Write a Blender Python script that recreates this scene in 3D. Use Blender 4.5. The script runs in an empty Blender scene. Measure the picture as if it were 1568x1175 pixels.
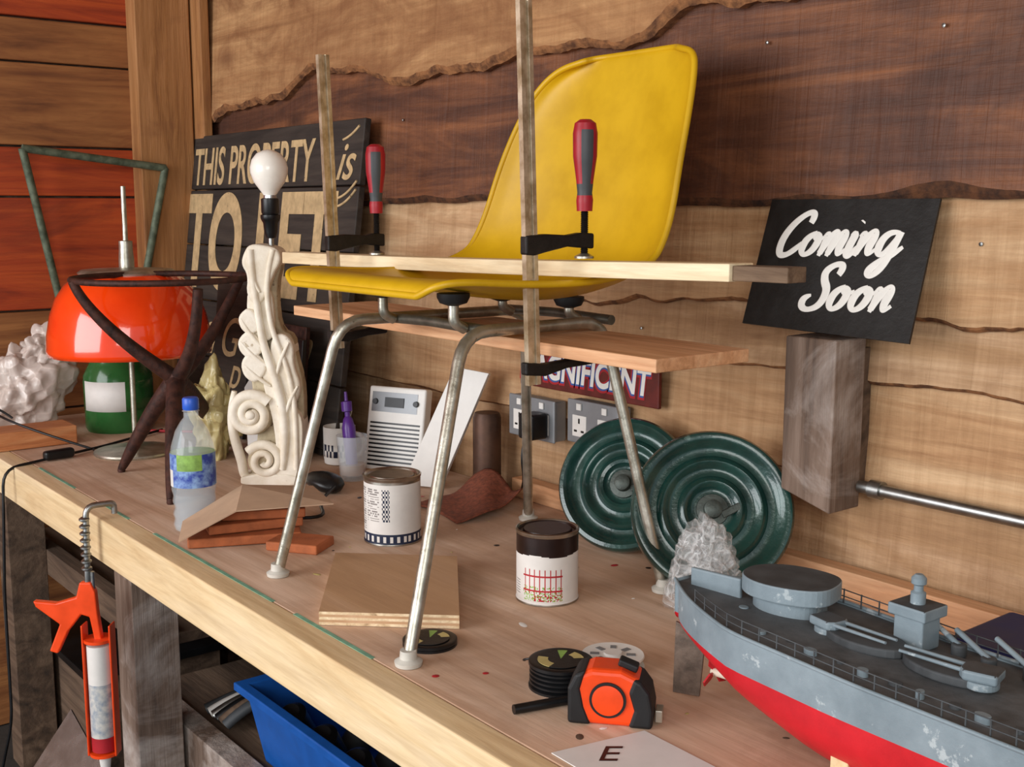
import bpy, math, random
from mathutils import Vector, noise, Matrix
random.seed(7)
SC=bpy.context.scene
COL=SC.collection
try:
    SC.view_settings.view_transform='Standard'
    SC.view_settings.look='None'
except Exception: pass

# ------------------------------------------------------------------ helpers
def srgb(s):
    s=s.lstrip('#'); o=[]
    for i in (0,2,4):
        c=int(s[i:i+2],16)/255.0
        o.append(c/12.92 if c<=.04045 else ((c+.055)/1.055)**2.4)
    return (o[0],o[1],o[2],1)
class NT:
    def __init__(s,name):
        s.m=bpy.data.materials.new(name); s.m.use_nodes=True
        s.t=s.m.node_tree; s.b=s.t.nodes['Principled BSDF']
        s.co=s.t.nodes.new('ShaderNodeTexCoord')
    def n(s,t,**k):
        x=s.t.nodes.new(t)
        for a,b in k.items(): setattr(x,a,b)
        return x
    def l(s,a,b): s.t.links.new(a,b)
    def noise(s,vec,scale,detail=4,rough=.6,dist=0):
        x=s.n('ShaderNodeTexNoise'); x.inputs['Scale'].default_value=scale; x.inputs['Detail'].default_value=detail
        x.inputs['Roughness'].default_value=rough; x.inputs['Distortion'].default_value=dist
        s.l(vec,x.inputs['Vector']); return x.outputs['Fac']
    def mapping(s,scale,rot=(0,0,0),loc=(0,0,0)):
        x=s.n('ShaderNodeMapping'); x.inputs['Scale'].default_value=scale; x.inputs['Rotation'].default_value=rot; x.inputs['Location'].default_value=loc
        s.l(s.co.outputs['Object'],x.inputs['Vector']); return x.outputs['Vector']
    def ramp(s,fac,stops):
        x=s.n('ShaderNodeValToRGB'); e=x.color_ramp.elements
        while len(e)<len(stops): e.new(.5)
        for i,(p,c) in enumerate(stops):
            e[i].position=p; e[i].color=c if not isinstance(c,str) else srgb(c)
        s.l(fac,x.inputs['Fac']); return x.outputs['Color']
    def mix(s,fac,a,b,mode='MIX'):
        x=s.n('ShaderNodeMix',data_type='RGBA',blend_type=mode)
        for v,i in ((fac,0),(a,6),(b,7)):
            if isinstance(v,bpy.types.NodeSocket): s.l(v,x.inputs[i])
            else: x.inputs[i].default_value=v if not isinstance(v,str) else srgb(v)
        return x.outputs[2]
    def bump(s,h,st,dist=.01):
        x=s.n('ShaderNodeBump'); x.inputs['Strength'].default_value=st; x.inputs['Distance'].default_value=dist
        s.l(h,x.inputs['Height']); s.l(x.outputs['Normal'],s.b.inputs['Normal'])
def pbr(name,col,rough=.5,metal=0,var=.12,vs=25,bump=.0,bs=80,alpha=1,trans=0,ior=1.45,coat=0,col2=None,wear=None,wearamt=.62):
    M=NT(name); v=M.mapping((1,1,1))
    c=srgb(col); c2=srgb(col2) if col2 else tuple([x*(1-var*2) for x in c[:3]]+[1])
    f=M.noise(v,vs,5)
    out=M.ramp(f,[(.35,c2),(.62,c)])
    if wear:
        g=M.noise(v,vs*1.7,6,.7)
        w=M.ramp(g,[(wearamt,(0,0,0,1)),(wearamt+.04,(1,1,1,1))])
        out=M.mix(w,out,wear)
    M.l(out,M.b.inputs['Base Color'])
    r=M.n('ShaderNodeMapRange'); r.inputs['To Min'].default_value=max(.02,rough-.08); r.inputs['To Max'].default_value=min(1,rough+.1)
    M.l(f,r.inputs['Value']); M.l(r.outputs[0],M.b.inputs['Roughness'])
    M.b.inputs['Metallic'].default_value=metal
    M.b.inputs['Alpha'].default_value=alpha
    M.b.inputs['Transmission Weight'].default_value=trans
    M.b.inputs['IOR'].default_value=ior
    M.b.inputs['Coat Weight'].default_value=coat
    if bump: M.bump(M.noise(v,bs,5,.7),bump,.004)
    return M.m
def film(name,col,alpha,rough,scale,edge=.5):
    """thin crinkled plastic film: creases as bump and as more opaque fold lines"""
    M=NT(name); v=M.mapping((1,1,1))
    nz=M.n('ShaderNodeTexNoise'); nz.inputs['Scale'].default_value=scale*.5; M.l(v,nz.inputs['Vector'])
    mx=M.n('ShaderNodeVectorMath',operation='MULTIPLY_ADD'); mx.inputs[1].default_value=(.04,.04,.04); M.l(nz.outputs['Color'],mx.inputs[0]); M.l(v,mx.inputs[2])
    vo=M.n('ShaderNodeTexVoronoi',feature='F1'); vo.inputs['Scale'].default_value=scale; M.l(mx.outputs[0],vo.inputs['Vector'])
    ve=M.n('ShaderNodeTexVoronoi',feature='DISTANCE_TO_EDGE'); ve.inputs['Scale'].default_value=scale; M.l(mx.outputs[0],ve.inputs['Vector'])
    f=M.ramp(ve.outputs['Distance'],[(.0,(1,1,1,1)),(.09,(0,0,0,1))])
    a=M.n('ShaderNodeMapRange'); a.inputs['To Min'].default_value=alpha; a.inputs['To Max'].default_value=min(1,alpha+edge*.5); M.l(f,a.inputs['Value']); M.l(a.outputs[0],M.b.inputs['Alpha'])
    M.b.inputs['Base Color'].default_value=srgb(col); M.b.inputs['Roughness'].default_value=rough; M.b.inputs['Coat Weight'].default_value=.6
    ad=M.n('ShaderNodeMath',operation='ADD'); M.l(vo.outputs['Distance'],ad.inputs[0]); M.l(nz.outputs['Fac'],ad.inputs[1])
    M.bump(ad.outputs[0],1.0,.012); return M.m
def wood(name,dark,mid,light,axis='x',fine=1.0,rough=.65,knots=.5,bump=.25,stain=None,saw=0,seed=0,stain_at=.55,grain=.6):
    M=NT(name)
    s={'x':(.9,9,9),'y':(9,.9,9),'z':(9,9,.9)}[axis]
    s=tuple(a*fine for a in s); lo=(seed*3.1,seed*1.7,seed*2.3)
    v=M.mapping(s,loc=lo); v2=M.mapping(tuple(a*(2.7 if a<2*fine else 4.5) for a in s),loc=lo)
    f1=M.noise(v,1.6,6,.6,1.2); f2=M.noise(v2,1.5,4,.7,.3)
    c=M.ramp(f1,[(.25,dark),(.45,mid),(.68,light)])
    c2=M.ramp(f2,[(.3,(.62,.56,.5,1)),(.6,(1,1,1,1))])
    c=M.mix(grain,c,c2,'MULTIPLY')
    if knots:
        ks={'x':(2.2,5,5),'y':(5,2.2,5),'z':(5,5,2.2)}[axis]
        nk=M.n('ShaderNodeMapping'); nk.inputs['Scale'].default_value=ks; nk.inputs['Location'].default_value=lo; M.l(M.co.outputs['Object'],nk.inputs['Vector'])
        vo=M.n('ShaderNodeTexVoronoi'); vo.inputs['Scale'].default_value=1.0; M.l(nk.outputs[0],vo.inputs['Vector'])
        k=M.ramp(vo.outputs['Distance'],[(.04,(1,1,1,1)),(.16,(0,0,0,1))])
        mm=M.n('ShaderNodeMath',operation='MULTIPLY'); M.l(k,mm.inputs[0]); mm.inputs[1].default_value=knots
        c=M.mix(mm.outputs[0],c,dark)
    if stain:
        v3=M.mapping((1,1,1.6),loc=lo)
        g=M.noise(v3,3.0,7,.65,.8); g=M.ramp(g,[(stain_at,(0,0,0,1)),(stain_at+.2,(1,1,1,1))])
        c=M.mix(g,c,stain)
    h=f2
    if saw:
        w=M.noise(M.mapping((48,1,3.2),rot=(0,.14,0),loc=lo),1.0,4,.65,.6)
        c=M.mix(saw,c,M.ramp(w,[(.38,(.7,.64,.56,1)),(.6,(1,1,1,1))]),'MULTIPLY')
        ad=M.n('ShaderNodeMath',operation='ADD'); M.l(f2,ad.inputs[0]); M.l(w,ad.inputs[1]); h=ad.outputs[0]
    M.l(c,M.b.inputs['Base Color']); M.b.inputs['Roughness'].default_value=rough
    M.bump(h,bump,.006)
    return M.m
def grp(name,loc=(0,0,0),rz=0,rot=None):
    e=bpy.data.objects.new(name,None); e.empty_display_size=.05; e.location=loc
    e.rotation_euler=rot if rot else (0,0,rz); COL.objects.link(e); return e
def put(name,data,par,loc,rot):
    o=bpy.data.objects.new(name,data); COL.objects.link(o)
    o.location=loc; o.rotation_euler=rot
    if par: o.parent=par
    return o
def mesh(name,vs,fs,mats,par=None,smooth=False,loc=(0,0,0),rot=(0,0,0),mi=None,bevel=0,sub=0,solid=0):
    d=bpy.data.meshes.new(name); d.from_pydata([tuple(v) for v in vs],[],fs); d.update()
    for m in (mats if isinstance(mats,list) else [mats]): d.materials.append(m)
    if mi:
        for p,i in zip(d.polygons,mi): p.material_index=i
    if smooth:
        for p in d.polygons: p.use_smooth=True
    o=put(name,d,par,loc,rot)
    if solid:
        s=o.modifiers.new('s','SOLIDIFY'); s.thickness=solid; s.offset=0
    if bevel:
        b=o.modifiers.new('b','BEVEL'); b.width=bevel; b.segments=3; b.limit_method='ANGLE'; b.angle_limit=.6
    if sub:
        b=o.modifiers.new('u','SUBSURF'); b.levels=sub; b.render_levels=sub
    return o
BF=[(0,3,2,1),(4,5,6,7),(0,1,5,4),(1,2,6,5),(2,3,7,6),(3,0,4,7)]
def box(name,c,d,mat,par=None,rot=(0,0,0),bevel=.002):
    x,y,z=[a/2 for a in d]
    vs=[(-x,-y,-z),(x,-y,-z),(x,y,-z),(-x,y,-z),(-x,-y,z),(x,-y,z),(x,y,z),(-x,y,z)]
    return mesh(name,vs,BF,mat,par,loc=c,rot=rot,bevel=bevel)
def box2(name,a,b,mat,par=None,bevel=.002):
    return box(name,[(a[i]+b[i])/2 for i in range(3)],[abs(b[i]-a[i]) for i in range(3)],mat,par,bevel=bevel)
def boxabs(name,a,b,mat):
    vs=[(a[0],a[1],a[2]),(b[0],a[1],a[2]),(b[0],b[1],a[2]),(a[0],b[1],a[2]),(a[0],a[1],b[2]),(b[0],a[1],b[2]),(b[0],b[1],b[2]),(a[0],b[1],b[2])]
    return mesh(name,vs,BF,mat)
def lathe(name,prof,mats,par=None,seg=48,loc=(0,0,0),rot=(0,0,0),matfn=None,smooth=True,solid=0,bevel=0):
    vs=[];fs=[];mi=[]
    for r,z in prof:
        for i in range(seg):
            a=2*math.pi*i/seg; vs.append((r*math.cos(a),r*math.sin(a),z))
    for j in range(len(prof)-1):
        for i in range(seg):
            k=(i+1)%seg
            fs.append((j*seg+i,j*seg+k,(j+1)*seg+k,(j+1)*seg+i))
            mi.append(matfn((i+.5)/seg*360,(prof[j][1]+prof[j+1][1])/2,(prof[j][0]+prof[j+1][0])/2) if matfn else 0)
    if prof[0][0]>1e-5 and not solid: fs.append(tuple(range(seg))[::-1]); mi.append(mi[0])
    if prof[-1][0]>1e-5 and not solid: fs.append(tuple((len(prof)-1)*seg+i for i in range(seg))); mi.append(mi[-2])
    o=mesh(name,vs,fs,mats,par,smooth,loc,rot,mi=mi,solid=solid,bevel=bevel)
    if smooth:
        try: o.data.set_sharp_from_angle(angle=math.radians(38))
        except Exception: pass
    return o
def tube(name,pts,r,mat,par=None,smooth=True,radii=None,loc=(0,0,0),rot=(0,0,0),cyc=False,res=8,order=4):
    c=bpy.data.curves.new(name,'CURVE'); c.dimensions='3D'; c.bevel_depth=r; c.bevel_resolution=4; c.use_fill_caps=True
    s=c.splines.new('NURBS' if smooth else 'POLY'); s.points.add(len(pts)-1)
    for i,p in enumerate(pts):
        s.points[i].co=(p[0],p[1],p[2],1)
        s.points[i].radius=radii[i] if radii else 1
    if smooth: s.order_u=min(order,len(pts)); s.use_endpoint_u=not cyc; s.resolution_u=res
    s.use_cyclic_u=cyc
    c.materials.append(mat)
    return put(name,c,par,loc,rot)
def bendpts(pts,rad=.03,n=5):
    out=[Vector(pts[0])]
    for i in range(1,len(pts)-1):
        p=Vector(pts[i]);a=Vector(pts[i-1])-p;b=Vector(pts[i+1])-p
        d=min(rad,a.length*.45,b.length*.45); p0=p+a.normalized()*d; p1=p+b.normalized()*d
        for k in range(n+1):
            t=k/n; out.append(p0*(1-t)**2+p*2*t*(1-t)+p1*t*t)
    out.append(Vector(pts[-1])); return out
def btube(name,pts,r,mat,par=None,rad=.03,**k):
    return tube(name,bendpts(pts,rad),r,mat,par,smooth=False,**k)
def extr(name,outline,depth,mat,par=None,loc=(0,0,0),rot=(0,0,0),bevel=.003,smooth=False):
    """outline in local x,z ; extruded along local y"""
    n=len(outline)
    vs=[(x,-depth/2,z) for x,z in outline]+[(x,depth/2,z) for x,z in outline]
    fs=[tuple(range(n)),tuple(range(2*n-1,n-1,-1))]+[(i,i+n,(i+1)%n+n,(i+1)%n) for i in range(n)]
    return mesh(name,vs,fs,mat,par,smooth,loc,rot,bevel=bevel)
def text(name,s,size,mat,par,loc,rot,sx=1,sy=1,bold=.0,shear=0,ext=.0006,align='LEFT'):
    c=bpy.data.curves.new(name,'FONT'); c.body=s; c.size=size; c.offset=bold; c.shear=shear; c.extrude=ext; c.align_x=align
    c.materials.append(mat); o=put(name,c,par,loc,rot); o.scale=(sx,sy,1); return o
def crumple(name,c,dims,mat,par=None,seed=0,amp=.35,freq=2.2,sub=4,smooth=False,fold=0):
    import bmesh
    bm=bmesh.new(); bmesh.ops.create_icosphere(bm,subdivisions=sub,radius=1)
    for v in bm.verts:
        p=v.co.copy(); s=Vector((seed*7.3,seed,0))
        k=1+amp*(noise.noise(p*freq*.6+s)+.4*noise.noise(p*freq*1.5+s))
        if fold: k+=fold*(abs(noise.noise(p*freq*1.3+s*2))-.2)-fold*.3*(abs(noise.noise(p*freq*3+s*3))-.2)
        q=p*k; v.co=Vector((q.x*dims[0]/2,q.y*dims[1]/2,max(q.z,-.8)*dims[2]/2))
    d=bpy.data.meshes.new(name); bm.to_mesh(d); bm.free(); d.materials.append(mat)
    for p in d.polygons: p.use_smooth=smooth
    return put(name,d,par,c,(0,0,0))

# ------------------------------------------------------------------ materials
m_tan=wood('board_tan','#9a6d47','#c39a70','#dab890','x',rough=.8,knots=.7,bump=.6,stain='#a57c55',saw=.45,stain_at=.5)
m_tan2=wood('board_tan_knotty','#8f6848','#ba946c','#d2af8b','x',rough=.8,knots=.8,bump=.6,stain='#9a7453',saw=.5,seed=3,stain_at=.48)
m_up=wood('board_upper','#7e5434','#ae8054','#c89c6c','x',rough=.8,knots=.8,bump=.6,stain='#875a36',seed=5,saw=.3,stain_at=.46)
m_dark=wood('board_dark','#351c13','#5e3825','#8c5836','x',rough=.65,knots=.8,bump=.6,stain='#42271c',seed=8,saw=.25,stain_at=.5)
m_bark=pbr('bark','#5e3a22',.9,0,.3,40,.8,60,col2='#2a1810')
m_barkl=pbr('bark_light','#96663f',.9,0,.3,40,.8,60,col2='#553520')
m_left_red=wood('board_red','#6a2008','#a53c12','#c0521c','y',rough=.7,knots=.6,bump=.4,stain='#762c12')
m_left_tan=wood('board_brown','#5c3218','#8e582e','#a8703e','y',rough=.75,knots=.6,bump=.4,stain='#74401f',seed=2)
m_post=wood('post_wood','#6f4222','#a3703f','#ba8656','z',rough=.75,knots=.6,bump=.4,stain='#855532')
m_bench=wood('bench_ply','#b0896b','#cfad91','#e2c7b0','x',fine=.7,rough=.8,knots=.2,bump=.12,stain='#b39178',grain=.55,stain_at=.5)
m_pine=wood('pine_edge','#c9a474','#e2c79a','#eed8b2','x',rough=.62,knots=.5,bump=.12)
m_pine2=wood('pine_lath','#d0b288','#ead4ac','#f4e6c4','x',fine=1.6,rough=.6,knots=.3,bump=.15)
m_plank=wood('plank_wood','#ab774c','#d39d72','#e4b68c','x',fine=1.8,rough=.6,knots=.2,bump=.15)
m_darklath=wood('old_lath','#2a1e16','#5c4736','#7d6650','x',fine=2,rough=.8,knots=.1,bump=.3)
m_ply=wood('ply_offcut','#a8835f','#bd966f','#cba683','x',fine=.6,rough=.7,knots=.15,bump=.1,grain=.3,stain='#a98363')
m_plyedge=wood('ply_edge','#8a6440','#dcc29a','#f0dcb8','x',fine=3,rough=.7,knots=0,bump=.2)
m_grime=wood('grimy_wood','#2a211a','#564334','#7a6350','x',rough=.8,knots=.4,bump=.3)
m_floor=pbr('floor_concrete','#3a3632',.9,0,.25,6,.4,30)
m_ceil=wood('ceiling_wood','#5a4030','#86654a','#9c7b60','x',rough=.8)
m_yel=pbr('yellow_fibreglass','#cfa40e',.44,0,.05,12,.04,200,col2='#c1970a')
m_chrome=pbr('aged_steel','#c4c1b4',.33,.85,.15,30,.15,120,col2='#979384',wear='#7d7562',wearamt=.66)
m_steel=pbr('worn_bar_steel','#cdbfa6',.34,.65,.2,35,.1,120,col2='#9c8a6c')
m_iron=pbr('black_iron','#2c2826',.5,.6,.2,60,.3,90)
m_tubed=pbr('frame_tube_grey','#7a776c',.4,.8,.2,40,.1,90)
m_glide=pbr('glide_plastic','#c9c6bc',.5,0,.1)
m_rub=pbr('black_rubber','#17181a',.55,0,.2)
m_blk=pbr('black_plastic','#131416',.35,0,.2)
m_red=pbr('red_grip','#a81c2a',.4,0,.1)
m_grey=pbr('grey_grip','#44474a',.5,0,.1)
m_green=pbr('green_enamel','#1f453e',.22,.15,.25,14,.25,60,col2='#142f2c',wear='#516a62',wearamt=.66,coat=.5)
m_hub=pbr('plate_hub_metal','#59615c',.5,.6,.2,40,.3)
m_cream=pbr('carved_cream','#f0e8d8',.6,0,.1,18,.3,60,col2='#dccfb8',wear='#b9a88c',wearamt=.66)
m_cream2=pbr('carved_cream_worn_shaded','#c4b698',.7,0,.15,22,.4,60,col2='#9a886c',wear='#75624c',wearamt=.6)  # worn cream, darkened to paint in cavity shade behind the raised carving
m_wht=pbr('white_plastic','#e6e4de',.4,0,.04)
m_bulb=pbr('bulb_glass','#f6f1e6',.25,0,.02,coat=.4)
m_org=pbr('orange_enamel','#f8450a',.14,0,.03,8,coat=.8,col2='#f03c05')
m_org2=pbr('orange_plastic','#ef4a16',.35,0,.08)
m_rust=pbr('rust_brown_iron','#4a2a20',.6,.3,.3,50,.4,90,col2='#281612')
m_sign=pbr('sign_black','#1d1c1b',.45,0,.25,30,.15,90,col2='#131211')
m_signw=wood('sign_weathered','#1a1613','#312a25','#463d35','x',fine=1.2,rough=.7,knots=.2,bump=.3)
m_ink=pbr('sign_white_paint','#efede6',.5,0,.03)
m_gold=pbr('sign_gold_paint','#cdb083',.6,0,.15,40,wear='#2a241e',wearamt=.64)
m_tin=pbr('tin_metal','#b9b4aa',.32,1,.15,40)
m_lbl=pbr('label_white','#dcd8d2',.5,0,.04)
m_lblg=pbr('label_text','#8a8480',.6,0,.1)
m_navy=pbr('label_navy','#1c2740',.45,0,.1)
m_brn=pbr('varnish_drip','#241310',.3,0,.25,30)
m_redp=pbr('red_print','#b0202a',.5,0,.1)
m_card=pbr('cardboard','#bfa084',.8,0,.06,20)
m_terra=pbr('terracotta','#b06238',.75,0,.15,30,.3,70)
m_ships=pbr('ship_grey','#84939b',.5,0,.1,16,.2,60,col2='#728189',wear='#a9b4b8',wearamt=.6)
m_shipr=pbr('ship_red','#cc1c28',.42,0,.08,14,.15,60,col2='#b41622',wear='#d88a84',wearamt=.71)
m_deck=pbr('ship_deck','#5c5f61',.7,0,.2,30,.2,60)
m_dkgrey=pbr('ship_dark_grey','#4a4e51',.65,0,.2,30)
m_rust2=pbr('rudder_metal','#7b6c60',.6,.3,.3,40,.3)
m_bluebox=pbr('navy_box','#182458',.5,0,.1)
m_crate=pbr('blue_crate','#1655a4',.4,0,.08)
m_paper=pbr('paper','#dad7d2',.7,0,.03)
m_clear=film('clear_polythene','#eceeee',.16,.1,38,.7)
m_bag=film('white_polythene','#e2d4ca',.72,.25,22,.4)
m_ylw=film('yellow_wrap_film','#d2c286',.85,.35,30,.3)
m_ylwp=pbr('yellow_print','#c9b978',.5,0,.15,20)
m_pet=pbr('pet_plastic','#d4e0e6',.05,0,.02,alpha=.32,coat=1)
m_water=pbr('water','#b8c8d0',.02,0,.0,alpha=.18)
m_gls=pbr('glass','#e8eef0',.02,0,.0,alpha=.25,coat=1)
m_amber=pbr('amber_liquid','#c07a10',.1,0,.0,trans=.5,ior=1.33)
m_purple=pbr('purple_plastic','#6a3aa0',.3,0,.05,trans=.3)
m_capb=pbr('cap_blue','#2f5fc8',.35,0,.05)
m_lblb=pbr('label_blue','#34489c',.4,0,.15,60,col2='#8fb0d8')
m_lblgr=pbr('label_green','#8fb85a',.4,0,.2,60)
m_jar=pbr('green_jar','#3a7a3e',.15,0,.1,trans=.4)
m_gframe=pbr('green_metal_frame','#6a7460',.6,.3,.25,40,.3,col2='#465040')
m_zinc=pbr('galvanised','#a8aaa8',.35,1,.1,60)
m_sock=pbr('socket_grey','#8d9093',.4,.3,.06)
m_mesh=pbr('brown_mesh_cloth','#8a4c36',.8,0,.25,120,.25,240)
m_gpaint=pbr('green_paint','#7fb59a',.6,0,.2)
m_silver=pbr('foil_silver','#c9ccd0',.25,.9,.1)
m_oldpost=wood('stained_post','#3a2c24','#705c4e','#927e70','z',rough=.78,knots=.3,bump=.5,stain='#bbb0a8',fine=1.2,stain_at=.47)
m_magn=pbr('sign_brown_red','#6a1f16',.5,0,.2)
m_blueink=pbr('sign_blue_paint','#3b62a8',.5,0,.1)
m_caulk=pbr('caulk_label','#c9c6be',.4,0,.2,60,col2='#8a96a4')
m_brmetal=pbr('brown_metal','#5a4032',.5,.5,.2)
m_sawn=wood('offcut_grain','#8a4a26','#c27a48','#d69562','y',fine=2.5,knots=0)

# ------------------------------------------------------------------ room
def wall_board(name,x0,x1,zb,z1,mat,bark,par,amp,seed,yb=-.020,yt=0.0,ctrl=None,barkw=.010):
    vs=[];fs=[];mi=[];n=int((x1-x0)/.012)
    for i in range(n+1):
        x=x0+(x1-x0)*i/n
        z=zb+amp*noise.noise(Vector((x*2.1,seed*5.1,0)))+amp*.5*noise.noise(Vector((x*6,seed*3.3,4)))+amp*.16*noise.noise(Vector((x*18,seed,2)))+amp*.05*noise.noise(Vector((x*60,seed,2)))
        if ctrl:
            for k in range(len(ctrl)-1):
                if ctrl[k][0]<=x<=ctrl[k+1][0]:
                    t=(x-ctrl[k][0])/(ctrl[k+1][0]-ctrl[k][0]); t=t*t*(3-2*t); z+=ctrl[k][1]*(1-t)+ctrl[k+1][1]*t
        bw=barkw*(1+1.3*noise.noise(Vector((x*6,seed,7))))+.002
        yy=yb+.004*noise.noise(Vector((x*6,seed,1)))
        vs+= [(x,.03,z+.004),(x,yy+.008+.004*noise.noise(Vector((x*40,seed,5))),z),(x,yy+.002,z+bw*.5),(x,yy,z+bw),(x,(yy+yt)/2,(z+bw+z1)/2),(x,yt,z1)]
    for i in range(n):
        for j in range(5):
            a=i*6+j; fs.append((a,a+6,a+7,a+1)); mi.append(1 if j<3 else 0)
    return mesh(name,vs,fs,[mat,bark],par,mi=mi,smooth=False)
wb=boxabs('wall_back',(-3.55,.03,0),(1.2,.13,2.7),m_grime)
wall_board('board_1',-3.43,1.2,2.14,2.6,m_up,m_barkl,wb,.02,1,yb=-.03)
wall_board('board_2',-3.43,1.2,1.81,2.2,m_up,m_barkl,wb,.065,2,yb=-.038,yt=-.012,ctrl=[(-3.43,-.035),(-2.6,-.01),(-1.9,-.02),(-1.2,.01),(-.8,.03),(1.2,.03)],barkw=.014)
wall_board('board_3',-3.43,1.2,1.508,1.9,m_dark,m_bark,wb,.018,3,yb=-.026,yt=-.004,barkw=.012)
wall_board('board_4',-3.43,1.2,1.325,1.58,m_tan,m_barkl,wb,.05,4,yb=-.016,yt=0,barkw=.005)
wall_board('board_5',-3.43,1.2,1.235,1.40,m_tan2,m_barkl,wb,.025,5,yb=-.010,yt=.004,barkw=.004)
wall_board('board_6',-3.43,1.2,1.075,1.30,m_tan,m_barkl,wb,.006,6,yb=-.006,yt=.01,barkw=.003)
wall_board('board_7',-3.43,1.2,.86,1.12,m_tan2,m_barkl,wb,.006,7,yb=-.003,yt=.012,barkw=.003)
box2('board_8',(-3.43,.0,0),(1.2,.03,.85),m_grime,wb)
for i,(x,z) in enumerate([(-1.27,1.58),(-.98,1.56),(-1.24,1.76),(-.93,1.75),(-2.3,1.7),(-1.52,1.28),(-1.5,1.48),(-.86,1.45)]):
    lathe('nail_%d'%i,[(.0,0),(.003,0),(.003,.002),(0,.003)],m_zinc,wb,12,(x,-.010 if z<1.5 else -.018,z),(math.pi/2,0,0))
wl=boxabs('wall_left',(-3.55,-4.2,0),(-3.46,.03,2.7),m_grime)
zz=[0,.55,.92,1.21,1.53,1.67,1.90,2.02,2.3,2.62]; mm=[m_left_tan,m_left_tan,m_left_tan,m_left_red,m_left_red,m_left_tan,m_left_tan,m_left_red,m_left_tan]
for i in range(9):
    box2('board_%d'%i,(-3.46,-4.2,zz[i]+.003),(-3.43+.004*(i%2),0,zz[i+1]-.003),mm[i],wl,.004)
box2('stud_1',(-3.43,-.235,.9),(-3.36,-.07,2.65),m_post,wl,.004)
box2('stud_2',(-3.43,-.065,.9),(-3.30,-.036,2.65),m_post,wl,.004)
boxabs('floor',(-3.55,-4.2,-.05),(1.2,.13,0),m_floor)
boxabs('ceiling',(-3.55,-4.2,2.7),(1.2,.13,2.76),m_ceil)

# ------------------------------------------------------------------ bench
be=grp('workbench',(-1.4,-.4,0))
def L(o,p): return (p[0]-o.location.x,p[1]-o.location.y,p[2]-o.location.z)
def b2(name,a,b,mat,par,bevel=.002): return box2(name,L(par,a),L(par,b),mat,par,bevel)
b2('top',(-3.42,-.744,.876),(.9,-.012,.9),m_bench,be,.001)
b2('apron',(-3.42,-.79,.812),(.9,-.745,.9),m_pine,be,.003)
for i,(x,l) in enumerate([(-2.75,.25),(-2.3,.12),(-2.05,.3),(-1.75,.18),(-1.5,.22)]):
    b2('paint_%d'%i,(x,-.748,.8995),(x+l,-.741,.9006),m_gpaint,be,0)
for i,x in enumerate([-3.2,-2.31,-1.1,.3]):
    b2('leg_%d'%i,(x,-.735,0),(x+.095,-.64,.876),m_grime if i!=1 else m_oldpost,be)
    b2('leg_b%d'%i,(x,-.14,0),(x+.095,-.05,.876),m_grime,be)
b2('rail',(-3.42,-.14,.80),(.9,-.06,.875),m_grime,be)
b2('shelf_beam',(-2.52,-.63,.33),(.9,-.58,.42),m_oldpost,be)
b2('shelf_board',(-2.52,-.575,.385),(.9,-.06,.41),m_grime,be)
b2('shelf_upper',(-3.42,-.60,.55),(-2.36,-.06,.575),m_grime,be)
b2('shelf_upper_beam',(-3.42,-.64,.53),(-2.36,-.602,.60),m_grime,be)
bt=grp('timber_batten',(-1,-.04,.9)); b2('batten',(-1.17,-.047,.9005),(.9,-.014,.945),m_plank,bt)
bt=grp('timber_batten',(-1.8,-.05,.9)); b2('batten',(-1.86,-.047,.9005),(-1.62,-.014,.94),m_plank,bt)
g=grp('paint_splash',(-1.3,-.4,.9))
for i in range(46):
    x=random.uniform(-2.1,-.7);y=random.uniform(-.72,-.1);r=random.uniform(.0015,.006)
    o=lathe('spot_%d'%i,[(0,.0002),(r,.0002),(r*.7,.0007),(0,.0008)],random.choice([m_ylwp,m_redp,m_card,m_grime,m_brn,m_wht]),g,10,L(g,(x,y,.9)))
    o.scale=(random.uniform(.5,2.2),1,1); o.rotation_euler=(0,0,random.uniform(0,3))

# ------------------------------------------------------------------ chair
ch=grp('shell_chair',(-1.45,-.45,.9))
rows=[(-.668,1.384,.175,.175,0,0),(-.662,1.399,.207,.205,0,0),(-.63,1.402,.222,.219,0,.002),(-.55,1.386,.230,.229,0,.012),(-.45,1.364,.232,.232,0,.030),(-.36,1.357,.233,.232,-.002,.042),
(-.28,1.370,.234,.231,-.012,.05),(-.228,1.41,.235,.228,-.022,.04),(-.206,1.475,.234,.221,-.026,.02),(-.190,1.56,.230,.208,-.024,.008),(-.172,1.64,.225,.188,-.02,0),(-.158,1.70,.218,.155,-.016,0),(-.150,1.734,.206,.110,-.012,0),(-.147,1.750,.165,.055,-.006,0)]
us=[-1,-.95,-.85,-.5,-.2,.2,.5,.85,.95,1]; vs=[];fs=[]
for y,z,wn,wf,dy,dz in rows:
    for u in us:
        k=abs(u)**3; k2=abs(u)**10; w=wn if u>0 else wf
        vs.append(L(ch,(-1.45+w*u,y+dy*k-(.020*k2 if z>1.40 and y>-.3 else 0),z+dz*k-(.006*k2 if z>1.74 else 0))))
nu=len(us)
for j in range(len(rows)-1):
    for i in range(nu-1):
        a=j*nu+i; fs.append((a,a+1,a+nu+1,a+nu))
mesh('seat_shell',vs,fs,m_yel,ch,True,solid=.008,sub=2)
rim=[vs[i] for i in range(nu)]+[vs[j*nu+nu-1] for j in range(1,len(rows))]+[vs[(len(rows)-1)*nu+i] for i in range(nu-2,-1,-1)]+[vs[j*nu] for j in range(len(rows)-2,0,-1)]
tube('seat_rim',rim,.0052,m_yel,ch,True,cyc=True,order=3)
A=(-1.68,-.68,.905);B=(-1.23,-.72,.905);Cc=(-1.23,-.24,.905);Dd=(-1.69,-.14,.905)
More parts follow.
